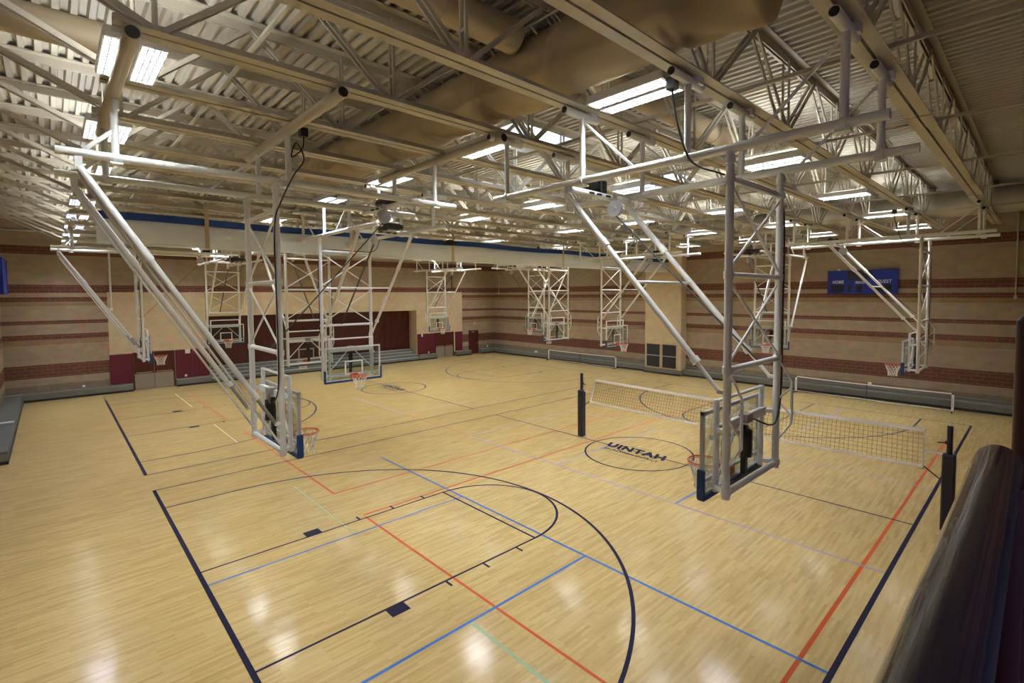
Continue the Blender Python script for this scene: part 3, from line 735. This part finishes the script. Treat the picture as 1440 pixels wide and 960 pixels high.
    # winch and lift belt
    wx = bt-.02 if front else mx+2.3
    b = MB(); b.tube((wx, -H, ZP-.06), (wx, H, ZP-.06), .055, 12); P(b, 'winch_bar', 'pipe_w')
    b = MB(); b.tube((wx+.16, -.05, ZP+.12), (wx+.16, .38, ZP+.12), .10, 14); b.bevbox(wx+.02, wx+.30, -.22, -.05, ZP-.02, ZP+.22, .02); b.tube((wx+.16, .38, ZP+.12), (wx+.16, .47, ZP+.12), .075, 12)
    for yy in (-.15, .1, .3): b.torus((wx, yy, ZP-.06), .075, .018, 12, 6)
    wn = P(b, 'winch', 'dark')
    b = MB(); b.tube((wx-.10, -.31, ZP-.26), (wx-.10, -.24, ZP-.26), .14, 20); b.tube((wx-.10, -.33, ZP-.26), (wx-.10, -.22, ZP-.26), .05, 12); b.box(wx-.13, wx-.07, -.30, -.25, ZP-.14, ZP-.02); b.build('pulley', M['alu'], wn)
    b = MB(); b.bar((wx-.12, -.27, ZP-.38), (mx+(.04), -.2, 4.56), .045, .012); P(b, 'lift_belt', 'darkgrey')
    # power cable down the mast
    b = MB(); q = 1 if front else -1
    pts = [(mx+.75, q*.9, 8.28), (mx+.72, q*.9, 7.9), (mx+.5, q*.9, 7.2), (mx+.1, q*.88, 6.95), (mx+.03, q*.4, 6.93), (mx+.02, -q*.5, 6.93), (mx-.02, -q*.80, 6.85), (mx-.05, -q*.87, 6.4), (mx-.05, -q*.87, 5.0), (mx-.05, -q*.87, 4.2), (mx-.06, -q*.75, 3.75), (mx-.08, -q*.45, 3.62), (mx*.6-.08, -q*.1, 3.75)] if front else \
          [(mx+.45, q*.86, 8.26), (mx+.42, q*.90, 7.95), (mx+.22, q*.95, 7.75), (mx+.30, q*.95, 8.0), (mx+.42, q*.94, 7.75), (mx+.25, q*.92, 7.45), (mx+.05, q*.9, 7.0), (mx-.05, q*.88, 6.6), (mx-.05, q*.87, 5.4), (mx-.05, q*.87, 4.2), (mx-.06, q*.75, 3.78), (mx-.08, q*.45, 3.65), (mx*.6-.08, q*.1, 3.75)]
    b.path(smooth(pts), .012, 6); b.box(pts[0][0]-.06, pts[0][0]+.06, pts[0][1]-.06, pts[0][1]+.06, 8.14, 8.28); P(b, 'power_cable', 'dark')
    return t
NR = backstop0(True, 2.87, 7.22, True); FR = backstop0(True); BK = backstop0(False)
WX, EX = 5.35, 19.6
HOOPS = [
    ('n', (4.96, -6.65), PI/2, 'near-court basketball hoop hung beside the balcony, seen from behind, board facing away'),
    ('f', (EX, -6.35), PI/2, 'basketball hoop seen edge-on before the striped wall, right of the blue scoreboard'),
    ('f', (5.1, 5.8), -PI/2, 'front-facing basketball hoop before the curtain, above the second centre circle'),
    ('f', (19.3, 5.8), -PI/2, 'basketball hoop facing the balcony beside the cream column with dark vents'),
    ('f', (WX, 10.65), PI/2, 'basketball hoop just beyond the curtain, facing the bleachers, grey board back showing'),
    ('f', (EX, 10.65), PI/2, 'basketball hoop beyond the curtain with white frame back, over the portable net'),
    ('f', (WX, 23.1), -PI/2, 'basketball hoop at the far wall in front of the bleacher alcove'),
    ('f', (EX, 22.7), -PI/2, 'basketball hoop at the far wall in front of the tan panel and double door'),
    ('b', (1.10, -.05), 0, 'large basketball hoop at the end of the near court key, long diagonal struts from roof'),
    ('b', (1.07, 16.85), 0, 'edge-on basketball hoop over the far court baseline, before the double door at left'),
    ('b', (24.0, -.05), PI, 'basketball hoop under the scoreboard wall, behind the near hoop mast'),
    ('b', (23.85, 16.7), PI, 'small distant basketball hoop before the far striped corner, beside a second hoop back'),
]
usedF = usedB = False
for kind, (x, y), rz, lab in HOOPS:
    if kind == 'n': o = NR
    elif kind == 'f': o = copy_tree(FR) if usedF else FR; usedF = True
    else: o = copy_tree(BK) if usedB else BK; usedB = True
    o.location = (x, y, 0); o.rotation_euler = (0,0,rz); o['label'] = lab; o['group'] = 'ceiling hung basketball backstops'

# ------------------------------------------------------------------ volleyball net and posts
VX = 12.75
def vb_post(y, side, lab):
    t = thing('volleyball_post', lab, 'volleyball post', (VX, y, 0), 0, 'volleyball posts')
    b = MB(); b.tube((0,0,0), (0,0,2.45), .055, 14); b.build('post', M['vb_pad'], t)
    b = MB(); b.bevbox(-.12, .12, -.12, .12, .01, 1.80, .03); b.build('pad', M['vb_pad'], t)
    b = MB(); b.tube((0,0,2.05), (0, side*.22, 2.03), .012, 6); b.box(-.03,.03,side*.05-.03,side*.05+.03,2.02,2.09); b.build('crank', M['dark'], t)
    b = MB(); b.box(-.14, .14, -.14, .14, 0, .012); b.build('floor_plate', M['kick'], t)
vb_post(2.69, -1, 'navy padded volleyball post beside the centre circle'); vb_post(-8.25, 1, 'navy padded volleyball post beside the near sideline, by the rail')
t = thing('volleyball_net', 'volleyball net with white tapes strung across the near court', 'volleyball net', (VX, -2.8, 0))
ya, yb, zt, zb = 2.03+2.8, -7.78+2.8, 2.26, 1.40
def nety(v, u):          # v 0 bottom..1 top, u 0 far..1 near ; far edge slants inwards at the bottom
    a = ya+.24*(1-v); return a+(yb-a)*u
def netz(v, u): return zb+(zt-zb)*v - .05*math.sin(PI*u)
b = MB(); n = 98
for i in range(n+1):
    u = i/n; b.bar((0, nety(0,u), netz(0,u)), (0, nety(1,u), netz(1,u)), .005, .005)
for k in range(9):
    v = k/8
    for i in range(8): b.bar((0, nety(v,i/8), netz(v,i/8)), (0, nety(v,(i+1)/8), netz(v,(i+1)/8)), .005, .005)
b.build('netting', M['vb_net'], t)
for nm, v, w in (('top_tape', 1, .085), ('bottom_tape', 0, .065)):
    b = MB()
    for i in range(12): b.bar((0, nety(v,i/12), netz(v,i/12)), (0, nety(v,(i+1)/12), netz(v,(i+1)/12)), .012, w)
    b.build(nm, M['tape'], t)
for u in (0, 1):
    b = MB(); b.bar((0, nety(0,u), netz(0,u)-.06), (0, nety(1,u), netz(1,u)+.03), .02, .07); b.build('side_tape', M['tape'], t)
b = MB(); b.bar((0, nety(.45,0), netz(.45,0)), (0, 2.69+2.8-.13, 1.78), .012, .05); b.bar((0, nety(.42,1), netz(.42,1)), (0, -8.25+2.8+.13, 1.79), .012, .05); b.build('tension_strap', M['tape'], t)
b = MB(); b.tube((0, nety(0,0), 1.42), (0, 2.69+2.8-.13, 1.22), .018, 6); b.tube((0, nety(0,1), 1.42), (0, -8.25+2.8+.13, 1.16), .014, 6); b.build('lower_strap', M['dark'], t)

# ------------------------------------------------------------------ portable nets along the right wall
def portable_net(x0, y0, x1, y1, lab):
    a, c = Vector((x0,y0,0)), Vector((x1,y1,0)); o = (a+c)/2; d = (c-a); L = d.length; rz = math.atan2(d.y, d.x)
    t = thing('portable_net', lab, 'portable net', o, rz, 'portable nets by the scoreboard wall')
    h = .88; hl = L/2
    for s in (-1, 1):
        b = MB(); b.box(s*hl-.045, s*hl+.045, -.02, .02, .06, h-.05); p = b.build('post', M['tape'], t)
        b = MB(); b.box(s*hl-.04, s*hl+.04, -.024, .024, h-.05, h+.01); b.build('cap', M['dark'], p)
        b = MB(); b.tube((s*hl, -.28, .03), (s*hl, .28, .03), .03, 8); b.build('foot', M['dark'], t)
        b = MB()
        for k in range(8): b.box(s*hl-.012+.0, s*hl+.016, -.0215, -.0205, .25+k*.055, .285+k*.055)
        b.build('post_print', M['grey'], p)
    b = MB(); b.bar((-hl,0,h-.02), (-hl/3,0,h-.045), .012, .06); b.bar((-hl/3,0,h-.045), (hl/3,0,h-.045), .012, .06); b.bar((hl/3,0,h-.045), (hl,0,h-.02), .012, .06); b.build('top_tape', M['tape'], t)
    b = MB(); b.path([(-hl,0,.09), (-hl*.5,0,.07), (-hl*.1,0,.085), (hl*.3,0,.06), (hl*.7,0,.09), (hl,0,.08)], .016, 6); b.build('bottom_cord', M['tape'], t)
    b = MB(); n = int(L/.06)
    for i in range(n+1): x = -hl+L*i/n; b.bar((x,0,.09), (x,0,h-.05), .004, .004)
    for k in range(13): b.bar((-hl,0,.1+k*.06), (hl,0,.1+k*.06), .004, .004)
    b.bar((0,0,.08), (0,0,h-.05), .015, .03); b.build('netting', M['net_dark'], t)
portable_net(28.02, 19.2, 27.95, 12.27, 'low portable net with white posts at the far half of the scoreboard wall')
portable_net(27.85, -.12, 27.6, -6.85, 'low portable net with white posts along the wall below the scoreboard')
wbox(27.73, -3.6, .92, .10, .14, .10, 'paper_tag', 'small white paper clip hanging on the top tape of the portable net', 'tag')

# ------------------------------------------------------------------ divider curtain, rolled up
t = thing('divider_curtain', 'raised divider curtain of white mesh with a blue vinyl top band', 'curtain', (13.5, 8.22, 6.9))
x0, x1 = -.9-13.5, 28.15-13.5
def sheet(nm, z0, z1, mat, yoff, amp, n=150, rows=4, par=t, bulge=0):
    b = MB()
    for r in range(rows+1):
        v = r/rows
        for i in range(n+1):
            x = x0+(x1-x0)*i/n
            b.v.append((x, yoff+amp*math.sin(i*.9+r*.4)+amp*.6*math.sin(i*.37)-bulge*math.sin(PI*v), z0+(z1-z0)*v+.02*math.sin(i*.21)))
    for r in range(rows):
        for i in range(n):
            k = r*(n+1)+i; b.face([k, k+1, k+n+2, k+n+1], 0, True)
    return b.build(nm, M[mat], par)
sheet('mesh_fold', .07, .70, 'mesh', -.10, .012, bulge=.05); sheet('mesh_fold', .10, .68, 'mesh', .0, .015); sheet('mesh_fold', .04, .72, 'mesh', .12, .012, bulge=-.06)
sheet('vinyl_band', .69, .90, 'vinyl', -.12, .012); sheet('vinyl_band', .69, .88, 'vinyl', .1, .012)
b = MB(); b.tube((x0, .0, .06), (x1, .0, .06), .05, 12); b.build('bottom_pipe', M['mesh'], t)
b = MB(); b.box(x0, x1, -.05, .05, 1.2, 1.28); b.build('top_track', M['steel'], t)
for x in (1.62, 6.2, 10.6, 17.6, 23.2):
    b = MB(); b.box(x-13.5-.055, x-13.5+.055, -.19, -.17, .02, 1.28); b.build('lift_strap', M['strap'], t)
b = MB(); b.bevbox(-.14, .14, -.25, .02, 0, .22, .02); b.tube((-.3,-.1,.1),(.3,-.1,.1),.08,12); b.build('drive_motor', M['dark'], t, (10.4-13.5, -.1, .68))

# ------------------------------------------------------------------ balcony edge and rail by the camera
b = MB(); b.box(XL, XR, YB, -9.655, 4.1, 4.38); tag(b.build('balcony_slab', M['carpet']), 'dark carpeted balcony edge beneath the handrail', 'balcony', kind='structure')
t = thing('handrail', 'dark glossy tubular handrail in close-up with a rounded end and maroon post', 'handrail', (-.9, -9.636, 4.38))
b = MB()
pts = [(-6, 0, .8585), (-.03, 0, .8585)]; rr = [.0255, .0255]
for k in range(1, 7):
    a = k/6*PI/2; pts.append((-.03+.03*math.sin(a)*.95, 0, .8585-.012*(1-math.cos(a)))); rr.append(.0255*max(.12, math.cos(a*.98)))
b.path(pts, rr, 28); b.build('top_rail', M['rail'], t)
b = MB(); b.tube((.92, -.012, 0), (.92, -.012, 1.02), .027, 16); b.tube((.92, -.012, 1.02), (.92, -.012, 1.04), .027, 16, r2=.012); b.build('post', M['railpost'], t)
b = MB(); b.tube((-6, -.018, .5), (.92, -.018, .5), .019, 12); b.build('lower_rail', M['railpost'], t)
for k in range(6):
    b = MB(); b.tube((-5.6+k*1.1, -.012, 0), (-5.6+k*1.1, -.012, .85), .02, 12); b.build('baluster', M['railpost'], t)

# ------------------------------------------------------------------ light and camera
wd = bpy.data.worlds.new('hall_ambient'); SC.world = wd; wd.use_nodes = True
bg = wd.node_tree.nodes['Background']; bg.inputs['Color'].default_value = (1.0,.86,.68,1); bg.inputs['Strength'].default_value = .25

al = bpy.data.lights.new('balcony_fill', 'AREA'); al.shape = 'RECTANGLE'; al.size = 1.2; al.size_y = 2.4; al.energy = 75; al.color = (.32,.42,1.0)  # unseen fill light added to give rail and masts a blue sheen
ao = bpy.data.objects.new('balcony_fill', al); COL.objects.link(ao); ao.location = (-1.5, -11.9, 7.2); ao.rotation_euler = (math.radians(-35), 0, 0)
ao['label'] = 'added cool fill light above the balcony, unseen, tinting the handrail blue'; ao['category'] = 'lamp'
cam = bpy.data.cameras.new('camera'); co = bpy.data.objects.new('camera', cam); COL.objects.link(co)
yaw, pitch, roll, F = math.radians(45.96061), math.radians(-2.81144), math.radians(-.28509), 699.698
fw = Vector((math.cos(pitch)*math.cos(yaw), math.cos(pitch)*math.sin(yaw), math.sin(pitch)))
rt = Vector((math.sin(yaw), -math.cos(yaw), 0)); up = rt.cross(fw)
r2 = rt*math.cos(roll)+up*math.sin(roll); u2 = -rt*math.sin(roll)+up*math.cos(roll)
mw = Matrix(((r2.x,u2.x,-fw.x,-1.873),(r2.y,u2.y,-fw.y,-9.676),(r2.z,u2.z,-fw.z,5.477),(0,0,0,1)))
co.matrix_world = mw
cam.sensor_width = 36; cam.lens = F*36/1440; cam.clip_start = .02; cam.clip_end = 200
cam.shift_x = -27.641/1440; cam.shift_y = -31.399/1440
SC.camera = co
SC.cycles.use_denoising = True
SC.cycles.max_bounces = 8; SC.cycles.diffuse_bounces = 4; SC.cycles.glossy_bounces = 3; SC.cycles.transparent_max_bounces = 24
SC.cycles.sample_clamp_indirect = 6; SC.cycles.caustics_reflective = False; SC.cycles.caustics_refractive = False
SC.view_settings.view_transform = 'Standard'; SC.view_settings.look = 'None'; SC.view_settings.exposure = 2.2; SC.view_settings.gamma = 1.0
